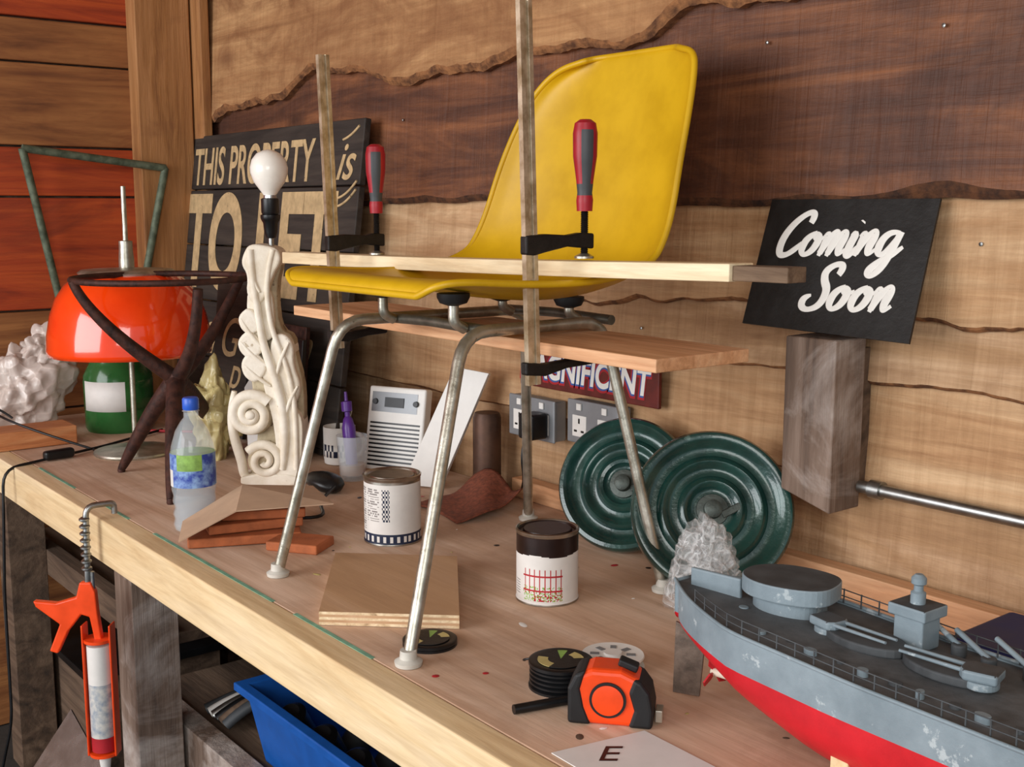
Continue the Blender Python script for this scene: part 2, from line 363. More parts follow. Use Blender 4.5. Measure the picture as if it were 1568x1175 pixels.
btube('leg_frame_far',[L(ch,p) for p in (A,(-1.60,-.60,1.323),(-1.585,-.235,1.323),Dd)],.0092,m_chrome,ch,.045)
btube('leg_frame_near',[L(ch,p) for p in (B,(-1.315,-.565,1.325),(-1.325,-.29,1.325),Cc)],.0092,m_chrome,ch,.045)
for i,y in enumerate((-.52,-.27)):
    btube('cross_tube_%d'%i,[L(ch,p) for p in ((-1.588,y,1.325),(-1.46,y,1.328),(-1.325,y,1.325))],.008,m_tubed,ch,.02)
for i,(x,y) in enumerate([(-1.55,-.55),(-1.36,-.55),(-1.54,-.32),(-1.37,-.32)]):
    zt=1.368 if i<2 else 1.352
    btube('mount_stem_%d'%i,[L(ch,p) for p in ((x+.0,y+.02,1.325),(x,y,1.335),(x,y,zt))],.008,m_chrome,ch,.01)
    lathe('mount_pad_%d'%i,[(.008,-.008),(.020,-.004),(.024,.004),(.024,.010)],m_rub,ch,32,L(ch,(x,y,zt)))
for i,p in enumerate((A,B,Cc,Dd)):
    lathe('glide_%d'%i,[(.0,-.0045),(.018,-.0045),(.019,.001),(.012,.005),(.011,.016),(0,.016)],m_glide,ch,28,L(ch,(p[0],p[1],.9055)))

# ------------------------------------------------------------------ clamped timber
pl=grp('clamped_plank',(-1.5,-.38,1.30))
def slab(name,ends,y0,y1,th,mats,par,n=24,bow=0):
    (xa,za),(xb,zb_)=ends; vs=[];fs=[]
    for i in range(n+1):
        t=i/n; x=xa+(xb-xa)*t; z=za+(zb_-za)*t+bow*math.sin(math.pi*t)
        for y,dz in ((y0,0),(y1,0),(y1,th),(y0,th)): vs.append(L(par,(x,y,z+dz)))
    for i in range(n):
        for j in range(4):
            a=i*4+j;b=i*4+(j+1)%4; fs.append((a,a+4,b+4,b))
    fs.append((0,1,2,3)); fs.append((n*4+3,n*4+2,n*4+1,n*4))
    return mesh(name,vs,fs,mats,par,bevel=.0015)
slab('plank',((-2.0,1.296),(-1.03,1.291)),-.47,-.29,.018,m_plank,pl)
st=grp('clamped_lath',(-1.5,-.43,1.40)); slab('lath',((-2.09,1.391),(-.935,1.411)),-.445,-.400,.022,m_pine2,st,bow=-.003)
slab('lath_dark_end',((-.936,1.412),(-.852,1.413)),-.439,-.404,.0185,m_darklath,st,n=4)

# ------------------------------------------------------------------ clamps
def clamp(x,yb,ys,zbot,ztop,zj,zpad,zh0,zh1):
    g=grp('bar_clamp',(x,yb,1.3),rot=(-.0,0,0))
    k=grp('body',(0,0,0)); k.parent=g; k.rotation_euler=(.035,0,0)
    prof=[(-.0095,-.0035),(-.0035,-.0035),(-.0025,-.0015),(.0025,-.0015),(.0035,-.0035),(.0095,-.0035),(.0095,.0035),(.0035,.0035),(.0025,.0015),(-.0025,.0015),(-.0035,.0035),(-.0095,.0035)]
    vs=[(a,b,zz) for zz in (zbot-1.3,ztop-1.3) for a,b in prof]; n=12
    fs=[tuple(range(n))[::-1],tuple(range(n,2*n))]+[(i,(i+1)%n,(i+1)%n+n,i+n) for i in range(n)]
    mesh('bar',[(b*1.3,a*1.1,z) for a,b,z in vs],fs,m_steel,k)
    R90=(0,0,math.pi/2)
    r=ys-yb
    extr('fixed_jaw',[(-.016,-.030),(.02,-.034),(.06,-.026),(r+.015,-.024),(r+.018,-.010),(r-.008,-.008),(.06,-.014),(.02,-.016),(-.016,-.012)],.014,m_iron,g,rot=R90)
    lathe('fixed_pad',[(0,0),(.013,0),(.013,.005),(0,.005)],m_iron,g,24,(0,r,-.013))
    dz=zj-1.3
    extr('sliding_jaw',[(-.017,dz-.016),(.0,dz-.017),(.02,dz-.013),(.06,dz-.006),(r-.014,dz-.008),(r+.013,dz-.010),(r+.013,dz+.012),(r-.012,dz+.013),(.06,dz+.010),(.02,dz+.012),(-.017,dz+.010)],.015,m_iron,g,rot=R90)
    pr=[];z=zpad-1.3+.006
    while z<zh0-1.3+.004:
        pr+=[(.0045,z),(.0058,z+.0013)]; z+=.0026
    lathe('screw',pr,m_iron,g,16,(0,r,0))
    lathe('swivel_pad',[(0,0),(.014,0),(.014,.003),(.007,.007),(0,.008)],m_chrome,g,24,(0,r,zpad-1.3))
    h=zh1-zh0; z0=zh0-1.3
    hp=[(0,0),(.011,0),(.012,h*.12),(.0105,h*.2),(.0125,h*.35),(.017,h*.6),(.0175,h*.85),(.015,h*.96),(.008,h),(0,h)]
    def mf(a,z,rr):
        if z-z0<h*.17 or z-z0>h*.9: return 1
        return 1 if (int(a/60)%2==0 and z-z0>h*.32) else 0
    pp=[]
    for i in range(len(hp)-1):
        for t in (0,.33,.66): pp.append((hp[i][0]+(hp[i+1][0]-hp[i][0])*t, z0+hp[i][1]+(hp[i+1][1]-hp[i][1])*t))
    pp.append((0,z0+h))
    lathe('handle',pp,[m_grey,m_red],g,48,(0,r,0),matfn=mf)
    return g
clamp(-1.775,-.505,-.42,1.255,1.755,1.442,1.417,1.49,1.61)
clamp(-1.235,-.505,-.41,1.255,1.772,1.452,1.4285,1.495,1.622)

# ------------------------------------------------------------------ weight plates
def plate(loc,r,yaw,lean):
    g=grp('iron_weight_disc',loc,rot=(math.pi/2-lean,0,yaw))
    P=[(0,.010),(.010,.010),(.022,.009),(.030,.007),(.036,.009),(.040,.014),(.046,.0155),(.051,.013),(.055,.008),(.064,.006),(.070,.008),(.074,.013),(.079,.0145),(.084,.012),(.088,.007),(.096,.006),(.104,.008),(.110,.015),(.117,.019),(.124,.018),(.128,.012),(.129,-.004),(.125,-.010),(0,-.012)]
    k=r/.128
    lathe('disc',[(a*k,b) for a,b in P],m_green,g,96)
    lathe('hub',[(0,0),(.026,.008),(.025,.012),(.015,.014),(.014,.026),(.009,.029),(0,.029)],m_hub,g,24)
    box('tab',(.03*k,0,.012),(.035,.012,.006),m_hub,g,rot=(0,0,.5))
    return g
plate((-1.205,-.160,.9+.128*math.cos(.42)+.006),.128,math.radians(48),.42)
plate((-1.445,-.118,.9+.120*math.cos(.42)+.004),.120,math.radians(30),.42)

# ------------------------------------------------------------------ paint tins
def tin(loc,r,h,fn,mats,rz=0):
    g=grp('paint_tin',loc,rz)
    n=int(h/.0015); pr=[(r*.97,0),(r*1.02,0),(r*1.02,.003),(r,.005)]+[(r,.005+(h-.012)*i/n) for i in range(n+1)]+[(r*1.02,h-.005),(r*1.03,h-.001),(r*.98,h),(r*.93,h-.002),(r*.90,h-.006),(r*.8,h-.006),(r*.76,h-.002),(r*.6,h-.002),(0,h-.002)]
    lathe('body',pr,mats,g,180,matfn=fn); return g
def f1(a,z,r):
    if z>.112 or z<.004 or r<.0505: return 0
    if z<.022: return 1 if not (z>.006 and z<.017 and int(a/7)%2==0) else 2
    if z>.026 and z<.104:
        i=int(z/.0022); h=noise.noise(Vector((int(a/3)*1.7,i*2.3,0)))
        if 222<a<262 and i%2==0 and h>-.28: return 3
        if 268<a<300 and z>.045 and i%2==0 and h>-.2: return 3
        if 306<a<322 and z>.045 : return 1 if (int(a/3)+i//2)%2 else 2
    return 2
tin((-1.745,-.415,.9002),.0515,.124,f1,[m_tin,m_navy,m_lbl,m_lblg],0)
def f2(a,z,r):
    if z<.004 or r<.0455: return 0 if z<.05 else 1
    d=.0775+.0014*math.sin(a*.07)
    if z>.1065: return 0
    if z>d: return 1
    if z<.008: return 2
    if 265<a<345:
        if z<.058 and z>.018 and int(a/2)%5==0: return 3
        if abs(z-.047)<.001 or abs(z-.024)<.001: return 3
        if z<.030 and noise.noise(Vector((a*.4,z*500,0)))>.12: return 4
        if z<.018 and a>285: return 3 if noise.noise(Vector((a*.3,z*300,4)))>0 else 2
    if 238<a<256 and .015<z<.036 and int(z/.002)%2: return 5
    return 2
tin((-1.325,-.400,.9002),.048,.113,f2,[m_tin,m_brn,m_lbl,m_redp,m_lblgr,m_lblg],math.radians(5))

# ------------------------------------------------------------------ ply offcut
g=grp('plywood_offcut',(-1.48,-.585,.9)) 
q=[(-1.435,-.740),(-1.295,-.59),(-1.53,-.425),(-1.675,-.575)]
vs=[]
for z in (.9008,.905,.909,.913,.917,.921): vs+=[L(g,(x,y,z)) for x,y in q]
fs=[(0,3,2,1)];mi=[0]
for k in range(5):
    for i in range(4): fs.append((k*4+i,k*4+(i+1)%4,k*4+4+(i+1)%4,k*4+4+i)); mi.append(1 if k%2==0 else 2)
fs.append((20,21,22,23)); mi.append(0)
mesh('panel',vs,fs,[m_ply,m_plyedge,m_ply],g,mi=mi)

# ------------------------------------------------------------------ bottle
g=grp('water_bottle',(-2.03,-.672,.9002))
P=[(.0,.003),(.025,0),(.037,.004),(.040,.014),(.037,.024),(.040,.034),(.036,.046),(.040,.058),(.038,.068),(.041,.08),(.0405,.13),(.041,.15),(.038,.165),(.030,.19),(.020,.207),(.0135,.215),(.0135,.225),(.016,.227),(.013,.230),(.013,.236)]
lathe('bottle_body',P,m_pet,g,64)
lathe('water',[(0,.005),(.024,.003),(.035,.006),(.038,.014),(.035,.024),(.038,.034),(.034,.046),(.038,.058),(.037,.072),(0,.072)],m_water,g,48)
lathe('label',[(.0415,.088),(.0415,.096),(.0415,.12),(.0415,.15)],[m_lblb,m_lbl,m_lblgr],g,64,matfn=lambda a,z,r:(1 if 225<a<275 and z<.12 else (2 if z>.12 and a>290 else 0)))
lathe('cap',[(0,.252),(.013,.252),(.015,.249),(.015,.231),(.0135,.229)],m_capb,g,32)

# ------------------------------------------------------------------ carved lamp with bulb
g=grp('carved_wood_lamp',(-2.29,-.385,.9003),math.radians(51.6))
def PX(u,v): return ((u-420)*.00139,(760-v)*.00143)
def sm(pts,it=2):
    for _ in range(it):
        q=[]
        for i in range(len(pts)):
            a=pts[i];b=pts[(i+1)%len(pts)]
            q+=[(a[0]*.75+b[0]*.25,a[1]*.75+b[1]*.25),(a[0]*.25+b[0]*.75,a[1]*.25+b[1]*.75)]
        pts=q
    return pts
def piece(name,px,depth,y,mat=None,it=2,bev=.006):
    o=sm([PX(*p) for p in px],it)
    ar=sum(o[i][0]*o[(i+1)%len(o)][1]-o[(i+1)%len(o)][0]*o[i][1] for i in range(len(o)))
    if ar<0: o=o[::-1]
    extr(name,o,depth,mat or m_cream,g,loc=(0,y,0),bevel=bev,smooth=False)
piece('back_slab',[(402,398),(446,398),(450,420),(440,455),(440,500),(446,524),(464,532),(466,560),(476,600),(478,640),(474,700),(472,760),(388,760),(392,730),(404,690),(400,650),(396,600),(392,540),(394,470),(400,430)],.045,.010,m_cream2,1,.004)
piece('top_leaf',[(394,408),(404,393),(432,396),(449,402),(452,420),(438,440),(428,470),(412,488),(396,470),(400,440),(390,424)],.078,0)
piece('neck',[(398,455),(434,455),(438,505),(434,540),(402,540),(394,500)],.062,0)
for i,pts in enumerate([[(404,484),(382,500),(386,520),(400,530),(420,520)],[(402,518),(380,536),(384,556),(402,568),(424,550)],[(404,550),(384,568),(388,592),(408,604),(430,578)]]):
    piece('lobe_%d'%i,pts,.080,-.002)
piece('shoulder',[(430,530),(454,526),(467,545),(465,575),(477,605),(468,634),(450,642),(428,600)],.072,0)
piece('shaft',[(420,560),(446,600),(464,640),(478,655),(476,700),(472,742),(454,758),(430,744),(436,700),(430,650),(416,600)],.074,0)
piece('plinth',[(378,742),(474,742),(474,762),(378,762)],.080,.0,m_cream,1,.004)
def disc(name,u,v,r,depth,mat=m_cream):
    x,z=PX(u,v)
    lathe(name,[(0,0),(r*.93,0),(r,.006),(r,depth-.006),(r*.93,depth),(0,depth)],mat,g,40,(x,depth/2,z),(math.pi/2,0,0))
def spiral(name,u,v,r0,turns,rt,a0,y,sgn=1):
    pts=[];n=int(turns*14);x,z=PX(u,v);rad=[]
    for i in range(n+1):
        t=i/n; a=math.radians(a0)+sgn*t*turns*2*math.pi; r=r0*(1-t*.86)
        pts.append((x+r*math.cos(a),y-.008*t,z+r*math.sin(a))); rad.append(1.25-.55*t)
    tube(name,pts,rt,m_cream,g,radii=rad)
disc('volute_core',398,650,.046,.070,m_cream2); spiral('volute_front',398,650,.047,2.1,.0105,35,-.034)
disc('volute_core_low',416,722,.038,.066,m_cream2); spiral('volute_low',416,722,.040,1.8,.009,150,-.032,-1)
crumple('volute_eye',(PX(398,650)[0],-.046,PX(398,650)[1]),(.022,.016,.022),m_cream,g,3,.1,1.5,3,True)
def relief(name,pts,r,rad=None,y=-.036): tube(name,[(PX(*p)[0],y,PX(*p)[1]) for p in pts],r,m_cream,g,radii=rad)
relief('outer_scroll',[(370,616),(362,650),(366,690),(380,728),(378,748),(402,762),(440,758),(466,742)],.010,[.6,1,1.1,1.1,1,1,1,.8],y=-.018)
relief('stem_1',[(405,402),(406,440),(414,490),(418,540),(436,590),(450,640),(450,700),(444,735)],.0085,[1,1,.9,1,1.3,1.3,1.2,.8],y=-.037)
relief('stem_2',[(440,402),(428,440),(428,490),(438,535),(454,570),(464,610),(468,660),(466,735)],.006,y=-.037)
for i,(a,b) in enumerate([((388,504),(420,548)),((386,538),(424,575)),((390,573),(430,606)),((460,540),(440,590)),((400,412),(418,465)),((472,606),(452,650))]):
    relief('vein_%d'%i,[a,((a[0]+b[0])/2-5,(a[1]+b[1])/2+2),b],.0055,[.4,1.2,.5],y=-.040)
hx,hz=PX(432,398)
lathe('rod',[(.0,0),(.006,0),(.006,.03),(0,.03)],m_zinc,g,20,(hx,0,hz-.005))
lathe('bulb_holder',[(0,.015),(.010,.018),(.014,.03),(.016,.05),(.019,.055),(.021,.06),(.021,.066),(.017,.068),(.019,.072),(.019,.10),(.016,.102),(0,.102)],m_blk,g,40,(hx,0,hz))
lathe('bulb',[(.012,.098),(.013,.108),(.020,.118),(.033,.136),(.0395,.155),(.040,.166),(.036,.182),(.026,.195),(.012,.202),(0,.204)],m_bulb,g,48,(hx,0,hz))
lathe('socket_ring',[(.0125,.09),(.014,.1),(.013,.11)],m_silver,g,32,(hx,0,hz))

# ------------------------------------------------------------------ orange lamp
g=grp('orange_table_lamp',(-2.78,-.505,.9002))
lathe('base',[(0,0),(.098,0),(.100,.004),(.098,.008),(.03,.012),(.010,.016),(0,.016)],m_chrome,g,64)
lathe('stem',[(.0,.01),(.0065,.01),(.0065,.44),(.018,.44),(.018,.475),(.016,.50),(.016,.52),(.006,.522),(.006,.65),(0,.652)],m_chrome,g,32)
lathe('shade',[(.190,.25),(.192,.262),(.189,.30),(.180,.345),(.165,.385),(.145,.415),(.118,.438),(.10,.444)],m_org,g,96,solid=.003)
lathe('shade_cap',[(0,.442),(.112,.440),(.114,.446),(.106,.452),(.03,.456),(0,.458)],m_chrome,g,64)
# ------------------------------------------------------------------ rusty tripod stand
g=grp('iron_tripod_stand',(-2.48,-.53,.9)) 
def LL(*p): return L(g,p)
tops=[(-2.50,-.725,1.345),(-2.50,-.335,1.35),(-2.33,-.52,1.33)]
feet=[(-2.59,-.61,.9075),(-2.24,-.635,.9075),(-2.72,-.30,.9075)]
hub=(-2.45,-.527,1.125)
tube('arm_1',[LL(*tops[0]),LL(-2.49,-.70,1.27),LL(-2.46,-.60,1.18),LL(*hub)],.012,m_rust,g,radii=[.8,1,1.2,1.5])
tube('arm_2',[LL(*tops[1]),LL(-2.48,-.40,1.25),LL(-2.46,-.46,1.17),LL(*hub)],.012,m_rust,g,radii=[.8,1,1.2,1.5])
tube('arm_3',[LL(*tops[2]),LL(-2.34,-.52,1.25),LL(-2.38,-.52,1.17),LL(*hub)],.012,m_rust,g,radii=[.9,1,1.2,1.5])
for i,fp in enumerate(feet):
    mx=[(hub[k]*.45+fp[k]*.55) for k in range(3)]
    tube('leg_%d'%i,[LL(*hub),LL(mx[0]*.98-.045,mx[1],mx[2]+.03),LL(*[hub[k]*.12+fp[k]*.88 for k in range(3)]),LL(*fp)],.014,m_rust,g,radii=[1.5,1.3,1,.6])
    lathe('foot_%d'%i,[(0,0),(.008,0),(.009,.004),(.007,.012),(0,.014)],m_rust,g,16,LL(fp[0],fp[1],.9003))
crumple('hub',LL(*hub),(.05,.05,.05),m_rust,g,2,.2,1.5,3,True)
ring=[LL(-2.50+.19*math.cos(a),-.53+.195*math.sin(a),1.345) for a in [i*math.pi/8 for i in range(16)]]
tube('ring',ring,.007,m_rust,g,cyc=True)

# ------------------------------------------------------------------ TO LET sign
def tilted(name,cx,yb,yt,zb,zt,w,th,rz=0,tl=0):
    H=math.hypot(zt-zb,yt-yb); e=grp(name,(cx,yb,zb),rot=(-math.atan2(yt-yb,zt-zb),0,0)); return e,H
g,H=tilted('to_let_sign',-2.88,-.16,-.055,.915,1.71,1,.02)
n=5
for i in range(n): box('plank_%d'%i,(0,0,H*(i+.5)/n),(.98,.018,H/n-.004),m_signw,g,bevel=.003)
for i in (-.4,.4): box('foot_%d'%(i>0),(i,.0,-.006),(.05,.014,.014),m_signw,g,bevel=.001)
F=(math.pi/2,0,0); yf=-.0105
text('line_1','THIS PROPERTY',.125,m_gold,g,(-.465,yf,H-.145),F,sx=.82,sy=1.2,bold=.002)
text('line_1b','is',.13,m_gold,g,(.375,yf,H-.145),F,shear=.4,bold=.001)
text('line_2','TO LET',.30,m_gold,g,(-.485,yf,H-.435),F,sx=.89,sy=1.22,bold=.010)
text('line_3','apply within',.13,m_gold,g,(-.30,yf,H-.60),F,shear=.4)
for i,(a,b) in enumerate([((.40,H-.05),(.47,H-.02)),((.40,H-.19),(.48,H-.15)),((.40,H-.21),(.48,H-.17))]):
    tube('flourish_%d'%i,[(a[0],yf,a[1]),((a[0]+b[0])/2,yf,a[1]+.006),(b[0],yf,b[1])],.003,m_gold,g)
g,H=tilted('small_script_sign',-2.84,-.235,-.195,.901,1.30,1,.02)
box('board',(0,0,H/2+.002),(.20,.012,H-.004),m_signw,g)
text('script','G',.15,m_gold,g,(-.07,-.0075,H-.19),F,shear=.4)
text('script_2','p',.13,m_gold,g,(.0,-.0075,H-.27),F,shear=.4)

# ------------------------------------------------------------------ green metal frame on left wall
g=grp('green_metal_frame',(-3.38,-.4,1.24))
pts=[(-3.345,-.57,1.66),(-3.345,-.17,1.615),(-3.36,-.245,1.27),(-3.40,-.47,1.20)]
for i in (0,1,3):
    btube('bar_%d'%i,[L(g,pts[i]),L(g,pts[(i+1)%4])],.011,m_gframe,g)
btube('wall_bracket',[L(g,(-3.34,-.17,1.615)),L(g,(-3.43,-.17,1.615))],.006,m_gframe,g)

# ------------------------------------------------------------------ coming soon sign
g,H=tilted('coming_soon_sign',-1.062,-.092,-.026,1.318,1.512,1,.006)
mesh('panel',[(-.148,-.002,0),(.152,-.002,-.006),(.147,-.002,H),(-.150,-.002,H),(-.148,.002,0),(.152,.002,-.006),(.147,.002,H),(-.150,.002,H)],[(0,1,2,3),(7,6,5,4),(0,4,5,1),(1,5,6,2),(2,6,7,3),(3,7,4,0)],m_sign,g)
GL={'C':([[(1.15,1.45),(1.2,1.8),(.85,1.95),(.35,1.5),(.1,.8),(.25,.1),(.65,0),(1.05,.35),(1.2,.6)]],1.15),
'o':([[(.5,1),(.15,.85),(.08,.3),(.35,0),(.7,.25),(.75,.8),(.5,1),(.5,.8),(.8,.72),(1.0,.85)]],.95),
'm':([[(.0,.75),(.12,1.0),(.12,.5),(.1,0)],[(.1,.1),(.15,.6),(.4,1.05),(.52,.9),(.5,.4),(.48,0)],[(.48,.1),(.55,.6),(.8,1.05),(.92,.9),(.88,.3),(1.0,.02),(1.2,.3)]],1.15),
'n':([[(.0,.75),(.12,1.0),(.12,.5),(.1,0)],[(.1,.1),(.15,.6),(.45,1.05),(.6,.9),(.55,.3),(.68,.02),(.9,.3)]],.85),
'i':([[(.05,.8),(.15,1.0),(.12,.5),(.15,.05),(.35,.05),(.5,.4)],[(.2,1.4),(.22,1.46)]],.45),
'g':([[(.72,.95),(.4,1.02),(.1,.75),(.1,.25),(.35,.0),(.65,.3),(.75,.95)],[(.76,1.0),(.75,.3),(.68,-.5),(.4,-.85),(.12,-.65),(.4,-.25),(.9,.1),(1.15,.4)]],1.0),
'S':([[(1.05,1.5),(1.15,1.85),(.75,1.98),(.35,1.65),(.5,1.25),(.9,.85),(.9,.2),(.4,-.05),(.0,.12),(-.05,.5),(.25,.6)]],1.1)}
def script(word,x,z,s,par,y,mat,w=.16,sl=.32,dz=0):
    for ci,c in enumerate(word):
        st_,adv=GL[c]
        for k,s_ in enumerate(st_):
            pts=[(x+(px+pz*sl)*s,y,z+pz*s+dz*(x)) for px,pz in s_]
            rad=[]
            for i in range(len(pts)):
                a=pts[max(0,i-1)];b=pts[min(len(pts)-1,i+1)]
                ddx=b[0]-a[0];ddz=b[2]-a[2];ll=math.hypot(ddx,ddz)+1e-6
                rad.append(.6+.8*abs(ddz)/ll)
            rad[0]*=.8; rad[-1]*=.5
            o=tube('%s_%d_%d'%(c,ci,k),[(p[0],0,p[2]) for p in pts],s*w,mat,par,True,radii=rad,order=3)
            o.location=(0,y,0); o.scale=(1,.08,1)
        x+=adv*s*1.06
script('Coming',-.122,.116,.0375,g,-.0025,m_ink,.14,.3,dz=.03)
script('Soon',-.046,.032,.0375,g,-.0025,m_ink,.14,.3,dz=.03)

g=grp('stained_timber_block',(-1.072,0,1.05))
extr('block',[(-.047,.018),(.045,-.006),(.045,.257),(-.047,.257)],.075,m_oldpost,g,loc=(0,-.062,0),bevel=.003)
extr('wall_pad',[(-.04,.03),(.04,.03),(.04,.24),(-.04,.24)],.03,m_grime,g,loc=(0,-.015,0),bevel=.001)
g=grp('conduit_pipe',(-1.0,-.035,1.08))
tube('pipe',[(-.02,0,0),(1.8,0,-.0)],.010,m_zinc,g,False)
for i,x in enumerate((.0,.9)): lathe('collar_%d'%i,[(.010,0),(.014,0),(.014,.02),(.010,.02)],m_zinc,g,24,(x,0,0),(0,math.pi/2,0))
for i,x in enumerate((.3,1.2)): box('saddle_%d'%i,(x,.014,0),(.02,.034,.03),m_zinc,g)

# ------------------------------------------------------------------ sockets
def socket(cx,cz,plug):
    g=grp('wall_socket',(cx,-.012,cz))
    box('back_box',(0,-.012,0),(.142,.03,.082),m_sock,g,bevel=.004)
    box('face',(0,-.029,0),(.146,.006,.086),m_sock,g,bevel=.003)
    for s in (-.036,.036):
        box('insert',(s,-.0325,-.008),(.040,.002,.042),m_wht,g,bevel=.001)
        for a,b,c,d in ((0,.008,.004,.010),(-.010,-.012,.008,.004),(.010,-.012,.008,.004)):
            box('slot',(s+a,-.0338,b-.006),(c,.001,d),m_blk,g,bevel=0)
        box('switch',(s,-.034,.030),(.013,.004,.013),m_wht,g,bevel=.001)
    if plug:
        box('plug_body',(.036,-.056,-.008),(.046,.044,.052),m_blk,g,bevel=.006)
        tube('plug_cord',[(.036,-.075,-.03),(.036,-.09,-.06),(.05,-.09,-.10),(.01,-.06,-.13),(-.02,-.04,-.15)],.0022,m_blk,g)
socket(-1.80,1.075,True); socket(-1.615,1.088,False)
g=grp('painted_word_sign',(-1.655,-.02,1.138)); box('board',(0,-.004,.044),(.40,.008,.088),m_magn,g)
text('letters','MAGNIFICENT',.066,m_ink,g,(-.195,-.0095,.022),F,sx=.86,sy=1.05,bold=.002,shear=.15,ext=.0001)
text('letters_blue','MAGNIFICENT',.066,m_blueink,g,(-.197,-.0090,.020),F,sx=.86,sy=1.05,bold=.0035,shear=.15,ext=.0001)
text('letters_outline','MAGNIFICENT',.066,m_redp,g,(-.198,-.0084,.019),F,sx=.86,sy=1.05,bold=.007,shear=.15,ext=.0001)  # red painted outline around the letters

# ------------------------------------------------------------------ back-of-bench clutter
g=grp('digital_wall_timer',(-2.17,-.14,.9),rot=(-.18,0,math.radians(25)))
box('case',(0,0,.105),(.15,.03,.19),m_wht,g,bevel=.005); box('display',(-.005,-.0165,.165),(.05,.002,.022),m_grey,g,bevel=0)
box('bezel',(-.005,-.0152,.165),(.12,.001,.045),m_sock,g,bevel=0)
for i in range(11): box('grille_slot_%d'%i,(0,-.0155,.022+i*.0095),(.13,.002,.004),m_blk,g,bevel=0)
for i in (-.055,.052): lathe('knob_%d'%(i>0),[(0,0),(.007,0),(.006,.006),(0,.006)],m_grey,g,20,(i,-.015,.165),(math.pi/2,0,0))
g=grp('white_board_offcut',(-2.00,-.13,.9)); extr('panel',[(-.09,.003),(.0,.003),(.10,.255),(.02,.265)],.012,m_wht,g,rot=(-.14,0,math.radians(30)),bevel=.001)
g=grp('coffee_mug',(-2.36,-.17,.9002))
lathe('cup',[(0,.004),(.030,.0),(.036,.003),(.038,.02),(.038,.09),(.0355,.09),(.0355,.01),(0,.008)],m_wht,g,48)
lathe('pattern',[(.0384,.02),(.0384,.035),(.0384,.05)],[m_navy,m_wht],g,48,matfn=lambda a,z,r:int(a/9+z*200)%2,solid=.0003)
tube('handle',[(.036,0,.075),(.062,0,.075),(.066,0,.045),(.055,0,.02),(.036,0,.022)],.005,m_wht,g,rot=(0,0,.6))
tube('teaspoon',[(.0,.0,.01),(.02,.01,.08),(.035,.015,.13)],.002,m_chrome,g,False)
g=grp('drinking_glass',(-2.20,-.23,.9002))
lathe('glass',[(0,.0),(.027,0),(.029,.01),(.035,.10),(.0335,.10),(.0275,.012),(0,.010)],m_gls,g,48)
lathe('liquid',[(0,.0115),(.0265,.0125),(.028,.035),(0,.035)],m_amber,g,48)
lathe('squeeze_bottle',[(0,.013),(.012,.014),(.013,.03),(.015,.11),(.010,.13),(.006,.135),(.006,.145),(.012,.147),(.012,.168),(.004,.17),(.003,.19),(0,.19)],m_purple,g,24,(.0,.0,.006),(.0,-.13,0))
g=grp('metal_cowl',(-1.925,-.052,.9)) 
lathe('cylinder',[(.030,0),(.030,.16),(.026,.17),(.0,.172)],m_brmetal,g,40,(0,-.01,.001))
g=grp('black_spray_nozzle',(-2.15,-.33,.9)); crumple('body',(0,0,.019),(.12,.07,.045),m_blk,g,4,.2,1.5,3,True)
btube('hose',[(.05,0,.02),(.12,-.08,.01),(.22,-.12,.006),(.16,-.2,.006),(.02,-.16,.006)],.0035,m_blk,g,.05)
g=grp('mesh_fabric',(-1.84,-.17,.9))
vs=[];fs=[];N=24
for i in range(N+1):
    for j in range(N+1):
        u=i/N;v=j/N; x=-.08+.17*v+.012*math.sin(u*5); y=-.09+.17*u+.01*math.sin(v*4)
        z=.003+.050*u**1.6*(.6+.4*math.cos((v-.4)*4))+.008*math.sin(u*7+v*6)*(.3+u)+.02*max(0,v-.75)*u*4
        vs.append((x,y,max(z,.003)))
for i in range(N):
    for j in range(N): a=i*(N+1)+j; fs.append((a,a+1,a+N+2,a+N+1))
mesh('cloth',vs,fs,m_mesh,g,True,solid=.003)
g=grp('white_carton',(-2.47,-.29,.9)); extr('box_a',[(-.05,0),(.04,0),(.05,.2),(-.02,.23),(-.055,.18)],.05,m_paper,g,loc=(0,0,.001),rot=(0,0,.6),bevel=.001)
crumple('torn_wrap',(0.02,-.02,.23),(.08,.05,.07),m_paper,g,6,.5,1.8,3)
g=grp('picture_frame_stack',(-2.60,-.195,.9))
for i in range(2): box('frame_%d'%i,(0+.04*i,-.03*i,.16-.01*i),(.24,.012,.31-.03*i),[m_rust,m_blk][i],g,rot=(-.10,0,0))

g=grp('terracotta_tiles',(-1.89,-.575,.9))
for i,(x,y,z,r,w,d) in enumerate([(-.03,-.05,.010,.35,.20,.11),(.09,.0,.0085,-.2,.10,.07),(-.04,-.03,.029,.5,.17,.10),(-.03,-.01,.047,.3,.15,.08)]):
    extr('tile_%d'%i,[(-w/2,-.0085),(w/2,-.0085),(w/2,.0085),(-w/2,.0085)],d,m_terra,g,loc=(x,y,z),rot=(0,0,r+.8),bevel=.003)
g=grp('folded_cardboard',(-1.93,-.60,.97))
mesh('sheet',[L(g,p) for p in ((-1.985,-.715,.932),(-1.885,-.765,.925),(-1.865,-.665,.968),(-1.975,-.60,.985),(-1.81,-.50,.966),(-1.97,-.455,.962))],[(0,1,2,3),(3,2,4,5)],m_card,g,solid=.002)

